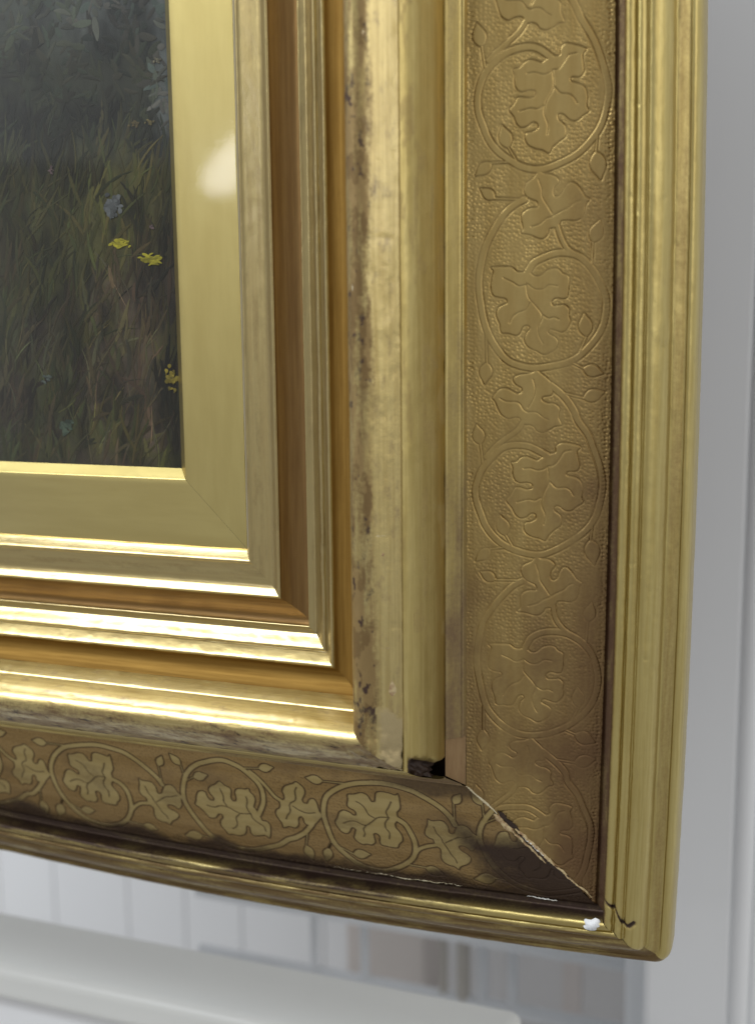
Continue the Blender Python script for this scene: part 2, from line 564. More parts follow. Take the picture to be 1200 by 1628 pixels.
# ------------------------------------------------------------------ frieze: relief of scrolling vine
MOTIF = {
'A': {"leaf":[[106.4,-528.6],[110.9,-530.2],[111.6,-538.2],[117.5,-543.9],[126.6,-543.7],[142.5,-538.6],[139.6,-531.1],[141.3,-520.9],[141.9,-512.2],[137,-505.7],[127.1,-505.2],[126.5,-500.8],[135.6,-498.4],[142.5,-493.2],[145.7,-482.9],[145.1,-472.6],[147.2,-466.4],[140,-461.7],[132.4,-456.6],[123.3,-456.8],[115.6,-462.1],[110.3,-462.2],[110.4,-456.3],[117.3,-450.3],[119.7,-443.6],[118.3,-436.2],[110.7,-429.7],[103.9,-423.1],[99.4,-416],[91.7,-419.6],[82.5,-421.9],[74.8,-426.5],[71.7,-434],[73.2,-439.9],[80.8,-442],[86.9,-445.6],[86.8,-450.8],[81.5,-452.4],[74.6,-447.3],[67,-446],[61.6,-450.5],[57,-459.4],[50.3,-467.7],[55.3,-475.7],[59.1,-483.7],[65.2,-485.1],[74.3,-483.4],[80.4,-485.5],[80.3,-490.7],[74.2,-492.3],[65.1,-491],[59,-494.7],[56.6,-502.1],[56.6,-509.4],[54.6,-516.8],[61.8,-518.8],[67.9,-523.8],[75.4,-525.8],[83,-523.5],[89.1,-521.2],[92.1,-523.3],[98.1,-526.1]],"veins":[[[102.8,-512.9],[103.1,-493.9],[94.9,-477.9],[94.3,-463.2],[99,-449.8],[97.7,-438]],[[102.8,-512.9],[110.4,-514.2],[116.3,-521.4],[122.2,-530.7],[131.2,-533.4]],[[102.8,-512.9],[96.8,-509.4],[89.2,-508.5],[80.1,-511.2],[71,-510.9]],[[104.6,-493.9],[112.3,-486.4],[122.9,-485.9],[129,-482.4],[133.7,-475.8]],[[91.9,-473.6],[85.1,-469.7],[75.9,-470.9],[63,-467]]],"ring":[[101.1,-526],[89,-533.8],[78.3,-538.7],[66.2,-539.8],[54.1,-538.6],[42,-533.8],[31.4,-524.5],[20.8,-511.6],[14.8,-497],[11.8,-482.4],[12.6,-467.6],[17.2,-452.7],[24.2,-436.3],[35,-421.2],[48.9,-409.1],[64.3,-402.1],[81.2,-398.1],[96.6,-398.6],[114.9,-405],[133.1,-415.2],[148.1,-429.8],[160,-447.3],[167.1,-469.3],[169,-491.2],[166.3,-511.7],[158.3,-535.1],[149,-554.1],[136.7,-571.6],[130.9,-585.8],[119.2,-600.8],[107.5,-610.8],[100.9,-615.8]],"small":[[85.9,-634.8],[77.7,-631.6],[64.5,-630.5],[57.9,-627.6],[57.1,-622.7],[60.5,-617.7],[66.3,-613.5],[66.7,-608.6],[62.2,-606.5],[56.4,-610.3],[49.8,-614.5],[42.3,-614.2],[35.7,-608.8],[30.8,-600.5],[34.2,-594.7],[37.5,-585.5],[41.7,-577.2],[50,-572.6],[57.5,-575.4],[64.1,-575.9],[67.5,-571.2],[71.6,-567.5],[76.6,-567.8],[82.4,-565.3],[86.6,-560.2],[94.1,-558],[101.5,-561],[108.9,-566],[116.7,-567.9],[112.9,-577.6],[112.8,-587.6],[106.1,-593.4],[98.7,-594.3],[92.8,-597.6],[93.6,-601.3],[102.7,-603.4],[104.2,-610.8],[101.7,-619.9],[94.2,-628.2]],"sveins":[[[81,-623.3],[83.6,-610.9],[81.3,-599.4],[74.8,-588.6]],[[74.8,-583.6],[69.8,-586.2],[63.1,-594.5],[48.2,-595.4],[40.8,-599.6]],[[74,-583.6],[84.7,-583.6],[93.1,-577.7],[99.7,-574.7]]],"sstem":[[69.1,-571.2],[61.7,-559.5],[48.5,-547.9],[33.6,-536.2],[25.3,-526.2]],"buds":[[[10.8,-569.9],[17.7,-542.3],[20.8,-514.5]],[[42.5,-450.8],[50.3,-422.5],[59.7,-405.9]],[[8.9,-391.7],[28.9,-406.4],[48.9,-406.1]],[[162.7,-384.1],[155.9,-417],[157.1,-438.5]],[[171.7,-606.2],[142.2,-601.4],[114.2,-606.6]]]},
'B': {"leaf":[[69.3,-272.4],[63.8,-273.3],[57.6,-278],[49.8,-279.6],[30.3,-279.8],[33,-274.1],[30.3,-263.7],[28.8,-251.3],[32,-245.1],[39.1,-242.7],[46.9,-241.1],[47.7,-236.4],[40.7,-233.4],[35.2,-228.8],[33.7,-220.3],[37.7,-209.3],[39.6,-199.2],[48.7,-198.3],[58.2,-196.7],[63.6,-199.7],[67.5,-207.5],[73,-209],[75.4,-205.1],[70.7,-198.9],[69.2,-190.3],[74,-182.5],[83.5,-176.9],[93,-171.6],[100.8,-174.4],[108.5,-180.6],[110.8,-188.4],[106.8,-193.9],[98.9,-198.6],[100.4,-203.3],[106.7,-201.7],[115.4,-198.9],[122.3,-202.3],[127.7,-210],[126.8,-217.8],[127.5,-225.5],[121.9,-231.8],[114.1,-231.9],[106.3,-231.9],[103.9,-237.4],[109.3,-241.2],[117.1,-239.6],[124.1,-241],[126.4,-248.7],[126.1,-265.6],[118.3,-271.1],[112.8,-276.5],[105.8,-277.4],[98,-274.4],[90.3,-268.4],[84.1,-267.7],[81,-270],[74.7,-273.2]],"veins":[[[74.1,-259.3],[75,-243.1],[82.9,-232.2],[90.9,-219.7],[86.3,-205.8],[88,-194.8],[92.8,-185.4]],[[74.9,-258.5],[65.5,-255.9],[57.7,-260.3],[46.7,-265.3]],[[75.6,-258.5],[82.7,-253.1],[92.1,-252.9],[99.8,-257.5],[110.7,-256.3]],[[75.8,-236.9],[70.4,-229.2],[59.5,-224.7],[53.3,-218.5],[50.2,-211.6]],[[90.8,-221.3],[98.7,-216.5],[106.5,-217.2],[112.8,-214.5]]],"ring":[[70.8,-363.7],[58.5,-356.4],[44.7,-341.4],[32.4,-324.9],[23.2,-305.2],[17.8,-283.8],[14.7,-268.5],[14,-253],[15.3,-237.5],[18.8,-215.8],[25.1,-197],[34.7,-182.8],[48.9,-167],[66.3,-157.4],[85.3,-154.1],[105.7,-157.1],[124.5,-163.2],[140,-172.5],[155.4,-188],[166,-206.5],[170.3,-226.6],[169.1,-245.2],[161.8,-265.2],[150.7,-280.7],[138.1,-290],[125.7,-295],[110.2,-296.1],[94.7,-292.1],[82.4,-284.6],[76.3,-273.1]],"small":[[87.4,-396.5],[81.3,-389.1],[72.2,-383.3],[69.2,-375.8],[72.3,-367.5],[80.1,-362.8],[87,-359.7],[87.9,-353.7],[80.2,-353.3],[74,-351.6],[67.9,-345.6],[67.2,-336.6],[67.3,-327.5],[64.2,-321.7],[74.3,-320.5],[85.2,-316.6],[92.1,-316.5],[97.5,-321.7],[99.7,-327],[104.4,-328.5],[109,-329.2],[113.5,-333.7],[115.8,-337.4],[122,-337.6],[129.7,-336.5],[135.8,-339.4],[140.3,-347.7],[141.7,-356.7],[146.2,-362.6],[140,-367.2],[135.2,-375.6],[129,-381.6],[122.9,-381.7],[117.6,-376.6],[113.8,-369.1],[108.5,-366.2],[106.1,-370.7],[107.6,-377.5],[112.1,-382.6],[110.5,-387.2],[102.8,-391.8],[93.6,-393.4]],"sveins":[[[87.5,-386],[92.3,-373.9],[93.9,-364.9],[100.2,-354.3],[104.9,-346.6]],[[104.9,-343.6],[114.1,-348.8],[121.8,-353.2],[127.8,-359.1],[133.9,-361.3]],[[104.9,-342.9],[97.3,-340.7],[89.6,-334.7],[78.1,-330.4]]],"sstem":[[109.7,-331.4],[113,-314.7],[122.5,-300.9],[138.1,-290],[150.7,-280.7]],"buds":[[[15.1,-376.6],[36.1,-363.5],[66.2,-363.8]],[[144.7,-221.5],[145.9,-192.7],[135.3,-171]],[[170.2,-145.6],[141.1,-155.2],[124.5,-163.2]],[[20.6,-134.1],[23.7,-162.5],[22,-197]],[[160.5,-336.8],[153.3,-309.6],[153.8,-277.6]]]}}
FU0, FD0, FU1, FD1 = 399.0, -16.0, 568.0, -70.0
FL = math.hypot(FU1 - FU0, FD1 - FD0)
FN = ((FD0 - FD1) / FL, (FU1 - FU0) / FL)
P2 = 483.4


def smooth_closed(pts, n=5):
    P = np.array(pts, float)
    P = np.vstack([P[-1], P, P[0], P[1]])
    out = []
    for i in range(1, len(P) - 2):
        p0, p1, p2, p3 = P[i - 1], P[i], P[i + 1], P[i + 2]
        t = np.linspace(0, 1, n, endpoint=False)[:, None]
        out.append(0.5 * ((2 * p1) + (-p0 + p2) * t + (2 * p0 - 5 * p1 + 4 * p2 - p3) * t ** 2 + (-p0 + 3 * p1 - 3 * p2 + p3) * t ** 3))
    return np.vstack(out)


def seg_dist(px, py, P, closed):
    Q = np.vstack([P, P[:1]]) if closed else P
    best = np.full(px.shape, 1e9)
    ins = np.zeros(px.shape, bool)
    for (ax, ay), (bx, by) in zip(Q[:-1], Q[1:]):
        dx, dy = bx - ax, by - ay
        t = np.clip(((px - ax) * dx + (py - ay) * dy) / (dx * dx + dy * dy + 1e-9), 0, 1)
        d2 = (px - ax - t * dx) ** 2 + (py - ay - t * dy) ** 2
        np.minimum(best, d2, out=best)
        if closed and ay != by:
            c = ((ay > py) != (by > py)) & (px < (bx - ax) * (py - ay) / (by - ay) + ax)
            ins ^= c
    return np.sqrt(best), ins


def bud_poly(tip, base):
    t = np.array(tip, float); b = np.array(base, float)
    ax = b - t; L = np.linalg.norm(ax); ax /= L; nx = np.array([-ax[1], ax[0]])
    w = L * 0.30
    prof = [(0, 0), (0.18, 0.42), (0.42, 0.9), (0.66, 1.0), (0.86, 0.7), (1.0, 0.2)]
    return [t + ax * L * a + nx * w * h for a, h in prof] + [t + ax * L * a - nx * w * h for a, h in prof[::-1][:-1]]


def wander(a, v):
    """hand-cut unevenness: no two repeats alike"""
    A_, V_ = np.array([a]), np.array([v])
    return (a + 7.0 * (fbm(A_ / 45, V_ / 45, 301, 2)[0] - 0.5), v + 7.0 * (fbm(A_ / 45, V_ / 45, 311, 2)[0] - 0.5))


def motif_set(v_lo, v_hi, conv):
    """list of (name, kind, data) with (a, v) mapped through conv"""
    out = []
    for k in range(-4, 5):
        for key in 'AB':
            m = MOTIF[key]
            sh = k * P2
            f = lambda pts: np.array([conv(*wander(a, v + sh)) for a, v in pts], float)
            vm = f(m['leaf'])[:, 1]
            if vm.max() < v_lo - 260 or vm.min() > v_hi + 260:
                continue
            out.append(('vine_stem', 'line', catmull(f(m['ring']), 4), 4.6))
            out.append(('vine_stem', 'line', catmull(f(m['sstem']), 4), 3.6))
            out.append(('leaf', 'poly', smooth_closed(f(m['leaf'])), [catmull(f(v), 4) for v in m['veins']]))
            out.append(('leaf', 'poly', smooth_closed(f(m['small'])), [catmull(f(v), 4) for v in m['sveins']]))
            for b in m['buds']:
                p = f(b)
                out.append(('vine_stem', 'line', catmull(p[[1, 2]] if len(p) == 3 else p, 4), 1.7))
                out.append(('bud', 'poly', smooth_closed(bud_poly(p[0], p[1])), []))
    return out


def frieze(rail, conv, vof, mats, step=0.86, smax=1480.0):
    g, lf, ext = mats
    na = int(FL / step)
    q = np.linspace(0, 1, na)
    s = np.arange(0.3, smax, step)
    Q, Sg = np.meshgrid(q, s)
    U = FU0 + (FU1 - FU0) * Q
    A = Q * FL
    V = vof(U, Sg)
    m, n = A.shape
    a, v = A.ravel(), V.ravel()
    sd = np.full(a.shape, 60.0)
    lab = np.zeros(a.shape, np.int32)
    vein = np.full(a.shape, 60.0)
    ms = motif_set(v.min(), v.max(), conv)
    order = np.argsort(v, kind='stable')
    vs = v[order]
    used = []
    for i, mo in enumerate(ms, 1):
        P = mo[2]
        pad = 9.0
        i0 = np.searchsorted(vs, P[:, 1].min() - pad); i1 = np.searchsorted(vs, P[:, 1].max() + pad)
        if i1 <= i0: continue
        sel = order[i0:i1]
        sel = sel[(a[sel] > P[:, 0].min() - pad) & (a[sel] < P[:, 0].max() + pad)]
        if len(sel) == 0: continue
        if mo[1] == 'line':
            d, _ = seg_dist(a[sel], v[sel], P, False)
            d = d - mo[3]
        else:
            d, ins = seg_dist(a[sel], v[sel], P, True)
            d = np.where(ins, -d, d)
            if mo[0] == 'bud': d = d * 1.0
            for vn in mo[3]:
                dv, _ = seg_dist(a[sel], v[sel], vn, False)
                vein[sel] = np.minimum(vein[sel], np.where(d < 0, dv, 60))
        better = d < sd[sel]
        sd[sel] = np.where(better, d, sd[sel])
        lab[sel] = np.where(better & (d < 0), i, lab[sel])
    # relief
    h = 0.15 * sstep(1.0, -3.0, sd)
    h -= 1.3 * np.exp(-(sd / 0.9) ** 2)
    h -= 1.1 * np.exp(-(vein / 0.85) ** 2)
    ground = sstep(1.6, 3.2, sd)
    # punched ground: jittered dimples
    cell = 5.0
    cx_, cy_ = np.floor(a / cell), np.floor(v / cell)
    dm = np.full(a.shape, 9.0)
    for ox in (-1, 0, 1):
        for oy in (-1, 0, 1):
            jx = (cx_ + ox + 0.15 + 0.7 * hashn(cx_ + ox, cy_ + oy, 5)) * cell
            jy = (cy_ + oy + 0.15 + 0.7 * hashn(cx_ + ox, cy_ + oy, 6)) * cell
            dm = np.minimum(dm, np.hypot(a - jx, v - jy))
    amp = 0.72 if rail == 'R' else 0.6
    h -= amp * ground * (np.exp(-(dm / 1.35) ** 2) - 0.25 * np.exp(-((dm - 2.6) / 0.9) ** 2))
    # row of small punch marks along both edges
    for e in (5.0, FL - 6.0):
        k = np.round(v / 5.2)
        h -= 0.9 * np.exp(-(((a - e) / 2.6) ** 2 + ((v - k * 5.2) / 1.2) ** 2))
    wear = fbm(a / 30.0, v / 38.0, 91, 4)
    h *= (0.4 + 0.8 * sstep(0.28, 0.6, wear)) * ((1 - 0.12 * sstep(-50, 330, (U - Sg).ravel())) if rail == 'R' else 0.9)
    h += 1.2 * (fbm(a / 60.0, v / 80.0, 95, 3) - 0.5)
    Un = U.ravel() + h * FN[0]; Dn = (FD0 + (FD1 - FD0) * Q).ravel() + h * FN[1]
    X, Y, D = place(rail, Un, Sg.ravel(), Dn)
    co = np.stack([X * S, -D * S, Z0 - Y * S], 1)
    along = (U - Sg).ravel()
    uv = np.stack([along / 60 + (0 if rail == 'R' else 50), (a + 399) / 60], 1)
    # authored colour: line colouring, dirt patches with their own shapes, painted light falloff on the side rail
    pc = np.zeros((len(a), 4), np.float32)
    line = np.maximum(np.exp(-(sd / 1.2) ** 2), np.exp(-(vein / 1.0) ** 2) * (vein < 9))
    st = fbm(a / 45.0 + 3, along / 70.0, 97, 5)
    if rail == 'R':
        stain_shade = 0.24 * sstep(0.30, 0.85, st) * (0.35 + 0.65 * sstep(-420, 200, along)) + 0.34 * sstep(0.35, 0.95, Q.ravel()) * sstep(-800, -250, along)
        stain_shade = stain_shade + 0.34 * sstep(-250, 330, along)  # painted falloff: side rail browner towards the bottom, away from the light above
        stain_shade_c = np.array((0.205, 0.12, 0.055))
        lw = 0.36 * (1 - 0.55 * sstep(-100, 300, along))
    else:
        sg = Sg.ravel()
        # black-brown patch in the lower corner by the mitre
        patch = sstep(190, 50, sg + 110 * (st - 0.5)) * sstep(0.12, 0.62, Q.ravel() + 0.5 * (st - 0.5))
        patch = np.maximum(patch, 0.8 * sstep(0.80, 0.97, Q.ravel() + 0.25 * (st - 0.5)))
        patch = np.maximum(patch, 0.6 * sstep(200, 90, sg) * sstep(0.22, 0.10, Q.ravel() + 0.2 * (st - 0.5)))
        patch = np.maximum(patch, sstep(60, 30, sg) * sstep(0.45, 0.7, Q.ravel()))
        stain_shade = np.maximum(0.3 * sstep(0.45, 0.80, st), 0.26 * sstep(0.35, 1.0, Q.ravel()))
        stain_shade = np.maximum(stain_shade, patch * 1.0)
        stain_shade_c = np.array((0.10, 0.06, 0.04))
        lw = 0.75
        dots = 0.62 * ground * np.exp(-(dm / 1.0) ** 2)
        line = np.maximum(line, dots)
    pc[:, 3] = np.clip(np.maximum(stain_shade, line * lw), 0, 1)
    pc[:, :3] = np.where((line * lw > stain_shade)[:, None], np.array((0.06, 0.035, 0.02)), stain_shade_c)
    if rail == 'B':
        pk = patch > 0.35
        pc[pk, :3] = np.array((0.055, 0.034, 0.022))
    # faces by label
    idx = np.arange(m * n).reshape(m, n)
    qd = np.stack([idx[:-1, :-1], idx[1:, :-1], idx[1:, 1:], idx[:-1, 1:]], -1).reshape(-1, 4)
    if rail == 'B': qd = qd[:, ::-1]
    fl = lab[qd[:, 0]]
    for c in (1, 2, 3):
        fl = np.where(lab[qd[:, c]] == 0, 0, fl)

    def sub(name, faces, mat, parent):
        vi, inv = np.unique(faces.ravel(), return_inverse=True)
        return npmesh(name, co[vi], inv.reshape(-1, 4), mat, parent, uv[vi], pc[vi], org=FO)
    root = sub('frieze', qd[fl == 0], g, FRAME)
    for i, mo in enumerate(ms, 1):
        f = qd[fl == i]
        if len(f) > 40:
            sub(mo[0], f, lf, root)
    # plain run beyond the worked part, out of the picture
    sweep('frieze', linear([(FU0, FD0), (FU1, FD1)], 6), rail, g, s0=s[-1])
    return root


fR = frieze('R', lambda a, v: (a, v), lambda U, s: U - s, (GOLD_FR, GOLD_FRL, None))
KB = 229.5 / (P2 / 2)
# on the lower rail the vine runs the other way round the corner: B leaf centre (v=-229) lies at x=251
CB = 251.0
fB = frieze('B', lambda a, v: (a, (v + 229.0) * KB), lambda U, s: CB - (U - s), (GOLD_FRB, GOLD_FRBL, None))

# ------------------------------------------------------------------ damage
def lump(name, pts, hgt, mat, parent=FRAME, seed=1):
    """flat irregular flake: outline points (x, yd, d) with thickness towards the viewer"""
    P = np.array(pts, float)
    c = P.mean(0)
    r = np.random.default_rng(seed)
    n = len(P)
    top = c + (P - c) * 0.72
    top[:, 2] += hgt * (0.7 + 0.6 * r.random(n))
    cc = c.copy(); cc[2] += hgt * 1.15
    V = np.vstack([P, top, cc[None]])
    co = np.stack([V[:, 0] * S, -V[:, 2] * S, Z0 - V[:, 1] * S], 1)
    F = [(i, (i + 1) % n, n + (i + 1) % n, n + i) for i in range(n)] + [(n + i, n + (i + 1) % n, 2 * n) for i in range(n)]
    o = npmesh(name, co, F, mat, parent, org=FO)
    return o


# bare wood showing where a piece of the fillet has broken off
r_ = np.random.default_rng(3)
pts = []
V = []
nu_, ns_ = 8, 14
for j in range(ns_ + 1):
    for i in range(nu_ + 1):
        u = 378.0 + 21.0 * i / nu_
        s = (52 + (u - 378)) * j / ns_
        V.append((u, u - s, 9.5 - 27.0 * i / nu_ + 0.6 * r_.random()))
V = np.array(V)
idx = np.arange((nu_ + 1) * (ns_ + 1)).reshape(ns_ + 1, nu_ + 1)
fq = np.stack([idx[:-1, :-1], idx[1:, :-1], idx[1:, 1:], idx[:-1, 1:]], -1).reshape(-1, 4)
o = npmesh('bare_wood_patch', np.stack([V[:, 0] * S, -V[:, 2] * S, Z0 - V[:, 1] * S], 1), fq, BARE_WOOD, FRAME, org=FO)
o['label'] = 'bare brown wood where a piece of fillet has broken away'


def onF(u, s, rail='R', h=0.0):
    d = FD0 + (FD1 - FD0) * (u - FU0) / (FU1 - FU0) + h
    X, Y, D = place(rail, np.array([float(u)]), np.array([float(s)]), np.array([d]))
    return (X[0], Y[0], D[0])


# open mitre: ragged lifted edge of gesso along the joint of the two friezes
def crack(name, u0, u1, w, h, mat, seed, jag=3.0, off=0.0, wseed=0, base=0.3):
    """ragged run along the mitre; alike seeds follow the same wandering path, off shifts it across the joint"""
    r = np.random.default_rng(seed)
    rw = np.random.default_rng(seed + 100 + wseed)
    n = max(8, int((u1 - u0) / 1.5))
    rows = []
    j = 0; jv = 0; ww = w
    for i in range(n + 1):
        u = u0 + (u1 - u0) * i / n
        jv = 0.55 * jv + jag * 0.6 * (r.random() - 0.5)
        j = 0.93 * j + jv
        ww = 0.75 * ww + 0.25 * w * (2.2 * rw.random() ** 1.4)
        we = ww * min(1, 0.15 + 5.0 * min(i, n - i) / n)
        hh = h * (0.6 + 0.8 * rw.random())
        for t, k in ((-0.5, -0.4), (-0.3, 1.0), (0.25, 0.7), (0.5, -0.4)):
            x, y, d = onF(u, 0)
            e = (t * we + j + off) * 0.7071
            rows.append((x + e, y - e, d + hh * k + base))
    V = np.array(rows)
    idx = np.arange(len(V)).reshape(n + 1, 4)
    f = np.stack([idx[:-1, :-1], idx[1:, :-1], idx[1:, 1:], idx[:-1, 1:]], -1).reshape(-1, 4)
    return npmesh(name, np.stack([V[:, 0] * S, -V[:, 2] * S, Z0 - V[:, 1] * S], 1), f, mat, FRAME, smooth=False, org=FO)


crack('crack_edge', 399, 438, 2.6, 1.4, FLECK, 4, 0.6)
crack('crack_edge', 436, 462, 9.0, 1.6, GESSO_OLD, 5, 1.0, off=-3.2)
crack('crack_gap', 436, 464, 7.0, 0.3, DARK_HOLE, 5, 1.0, off=4.0, base=0.6)
crack('crack_gap', 460, 552, 4.0, 0.3, DARK_HOLE, 6, 1.7, off=0.4, base=0.9)
crack('crack_edge', 460, 512, 5.0, 2.8, GESSO_OLD, 6, 1.7, off=3.4, wseed=1)
crack('crack_edge', 460, 505, 4.0, 2.2, GESSO_OLD, 6, 1.7, off=-3.0, wseed=2)
crack('crack_edge', 470, 500, 1.5, 3.0, GESSO, 6, 1.7, off=2.6, wseed=3)
crack('crack_edge', 510, 562, 2.2, 1.6, GESSO_OLD, 9, 1.2, off=1.6)


def ragged(name, path, w, h, mat, seed, jag=2.0):
    """ragged lifted line of gesso along points (x, yd, d)"""
    r = np.random.default_rng(seed)
    P = linear(path, 24)
    T = np.gradient(P[:, :2], axis=0); T /= np.linalg.norm(T, axis=1)[:, None] + 1e-9
    N = np.stack([-T[:, 1], T[:, 0]], 1)
    rows = []; j = 0
    n = len(P)
    for i in range(n):
        j = 0.7 * j + jag * (r.random() - 0.5)
        ww = w * max(0.06, r.random() ** 1.5) * min(1, 0.2 + 4.0 * min(i, n - 1 - i) / n)
        hh = h * (0.4 + r.random())
        for t, k_ in ((-0.5, -0.6), (-0.2, 1.0), (0.2, 0.9), (0.5, -0.6)):
            q_ = P[i, :2] + N[i] * (ww * t + j)
            rows.append((q_[0], q_[1], P[i, 2] + hh * k_))
    V = np.array(rows)
    idx = np.arange(len(V)).reshape(n, 4)
    f = np.stack([idx[:-1, :-1], idx[1:, :-1], idx[1:, 1:], idx[:-1, 1:]], -1).reshape(-1, 4)
    return npmesh(name, np.stack([V[:, 0] * S, -V[:, 2] * S, Z0 - V[:, 1] * S], 1), f, mat, FRAME, smooth=False, org=FO)


ragged('gesso_flake', [(183, 571, -70), (271, 571, -70), (346, 570, -70), (384, 570, -71)], 3.0, 1.0, FLECK, 21, 1.8)
ragged('gesso_flake', [(470, 570, -71), (512, 570, -71)], 3.0, 1.2, GESSO, 23, 1.2)
# white lump of fresh filler in the lower corner
ring = []
r2 = np.random.default_rng(9)
for i in range(16):
    a_ = 2 * math.pi * i / 16
    rad = 0.62 + 0.6 * r2.random()
    ring.append((563 + 12.5 * rad * math.cos(a_), 584 + 9.0 * rad * math.sin(a_), -49.5))
o = lump('filler_spot', ring, 5.5, FILLER, seed=4)
o['label'] = 'white spot of filler in the lower corner'
# small chips and lifted flecks on the roll
for i, (x_, y_, rx, ry) in enumerate([(327, 42, 7, 1.6), (330, 65, 1.8, 3.2), (330, 183, 8, 1.3), (326, 192, 9, 1.2), (317, -540, 2.2, 7), (320, -511, 2.4, 3), (300, -246, 1.3, 16), (296, -194, 1.3, 13), (338, 236, 4, 11)]):
    d_ = float(np.interp(x_, [288, 294, 303, 314, 325, 336, 347], [108, 119, 124, 121.5, 113, 102, 89]))
    r3 = np.random.default_rng(40 + i)
    pts_ = []
    for k_ in range(11):
        a_ = 2 * math.pi * k_ / 11
        q_ = 0.65 + 0.6 * r3.random()
        xx = x_ + rx * q_ * math.cos(a_)
        dd = float(np.interp(xx, [288, 294, 303, 314, 325, 336, 347], [108, 119, 124, 121.5, 113, 102, 89]))
        pts_.append((xx, y_ + ry * q_ * math.sin(a_), dd - 0.5))
    lump('lifted_fleck', pts_, 0.9, GESSO_OLD if i % 3 else FLECK, seed=60 + i)

# ------------------------------------------------------------------ painting behind glass
PAINTING = empty('painting', W(-300, 18, 17))
tag(PAINTING, 'dark meadow painting with yellow flowers behind the gilded slip', 'painting')
PO = tuple(PAINTING.location)
XL, XR, YT, YB = -1850.0, -6.0, -1850.0, 8.0
PD = -17.5


def attr_mat(name, rough, spec, bump):
    k = NT(name)
    at = k.n('ShaderNodeAttribute', attribute_name='paint')
    tc = k.n('ShaderNodeTexCoord').outputs['Object']
    n = k.noise(k.mapping(tc, (1, 1, 0.5)), 1500, 3, 0.6)
    n2 = k.noise(tc, 90, 6, 0.7)
    c = k.mix(k.ramp(n2, 0.3, 0.75), at.outputs['Color'], (0.015, 0.016, 0.012))
    mx = k.n('ShaderNodeMix', data_type='RGBA')
    mx.inputs[0].default_value = 0.55
    k.l(c, mx.inputs[6]); k.l(at.outputs['Color'], mx.inputs[7])
    k.l(mx.outputs[2], k.b.inputs['Base Color'])
    k.b.inputs['Roughness'].default_value = rough
    k.b.inputs['Specular IOR Level'].default_value = spec
    b = k.n('ShaderNodeBump')
    b.inputs['Strength'].default_value = bump
    b.inputs['Distance'].default_value = 0.0005
    k.l(n, b.inputs['Height']); k.l(b.outputs[0], k.b.inputs['Normal'])
    return k.m


OIL = attr_mat('oil_paint', 0.6, 0.15, 0.02)
gx = np.concatenate([[XL, -900, -600], np.arange(-420, XR, 4), [XR]])
gy = np.concatenate([[YT, -1100], np.arange(-860, YB, 4), [YB]])
GX, GY = np.meshgrid(gx, gy)


def oil_colour(x, y):
    """ground tones of the painting in (x, yd), with glass reflections painted in"""
    n = fbm(x / 60.0, y / 60.0, 201, 5)
    n2 = fbm(x / 22.0, y / 45.0, 211, 5)
    pale_refl = np.array((0.085, 0.095, 0.12)); dark_refl = np.array((0.030, 0.032, 0.028))  # glass reflections painted into the canvas: bluish veil and dark block
    mead = np.array((0.080, 0.075, 0.030)); plum = np.array((0.085, 0.062, 0.055)); deep = np.array((0.026, 0.032, 0.022))
    t1 = sstep(-640, -560, y + 60 * (n - 0.5))[..., None]
    t1 = t1 * sstep(-28, -46, x + 10 * (n - 0.5))[..., None]
    c = pale_refl * (1 - t1) + dark_refl * t1
    t2 = sstep(-475, -400, y + 50 * (n2 - 0.5))[..., None]
    c = c * (1 - t2) + mead * t2
    t3 = (sstep(-430, -250, y) * sstep(0.36, 0.60, n))[..., None]
    c = c * (1 - t3) + plum * t3
    t4 = (sstep(-100, -240, x) * sstep(0.35, 0.6, n2))[..., None]
    c = c * (1 - 0.6 * t4) + deep * 0.6 * t4
    return c * (0.16 + 0.78 * sstep(0.25, 0.75, n2)[..., None]) * (1 - 0.55 * sstep(-60, -22, x) * sstep(-470, -420, y))[..., None] * np.array((1.04, 1.0, 0.74))  # dark strip at the right edge stands for the frame reflected in glass


cc = oil_colour(GX, GY)
m_, n_ = GX.shape
idx = np.arange(m_ * n_).reshape(m_, n_)
fq = np.stack([idx[:-1, :-1], idx[1:, :-1], idx[1:, 1:], idx[:-1, 1:]], -1).reshape(-1, 4)
pcol = np.concatenate([cc.reshape(-1, 3), np.ones((m_ * n_, 1))], 1)
npmesh('canvas', np.stack([GX.ravel() * S, np.full(m_ * n_, -PD * S), Z0 - GY.ravel() * S], 1), fq, OIL, PAINTING, None, pcol, org=PO)


def strokes(name, specs, parent, kind=None):
    """impasto brush strokes: list of (points [(x,y)], width, colour)"""
    V, F, Cc = [], [], []
    lay = 0
    for pts, w, c in specs:
        P = catmull(pts, 4); n = len(P)
        T = np.gradient(P, axis=0); T /= np.linalg.norm(T, axis=1)[:, None] + 1e-9
        N = np.stack([-T[:, 1], T[:, 0]], 1)
        tt = np.linspace(0, 1, n)
        ww = w * np.sin(np.pi * (0.12 + 0.86 * tt)) ** 0.7
        b = len(V)
        lay += 1
        z = PD + 0.10 + 0.35 * ((lay * 7919) % 997) / 997.0
        for i in range(n):
            for e, hh in ((-1, 0), (0, 0.22), (1, 0)):
                V.append((*(P[i] + N[i] * ww[i] * 0.5 * e), z + hh))
                Cc.append((*c, 1))
        for i in range(n - 1):
            for k in (0, 1):
                F.append((b + i * 3 + k, b + i * 3 + k + 1, b + (i + 1) * 3 + k + 1, b + (i + 1) * 3 + k))
    V = np.array(V)
    o = npmesh(name, np.stack([V[:, 0] * S, -V[:, 2] * S, Z0 - V[:, 1] * S], 1), np.array(F), OIL, parent, None, np.array(Cc), org=PO)
    if kind: o['kind'] = kind
    return o


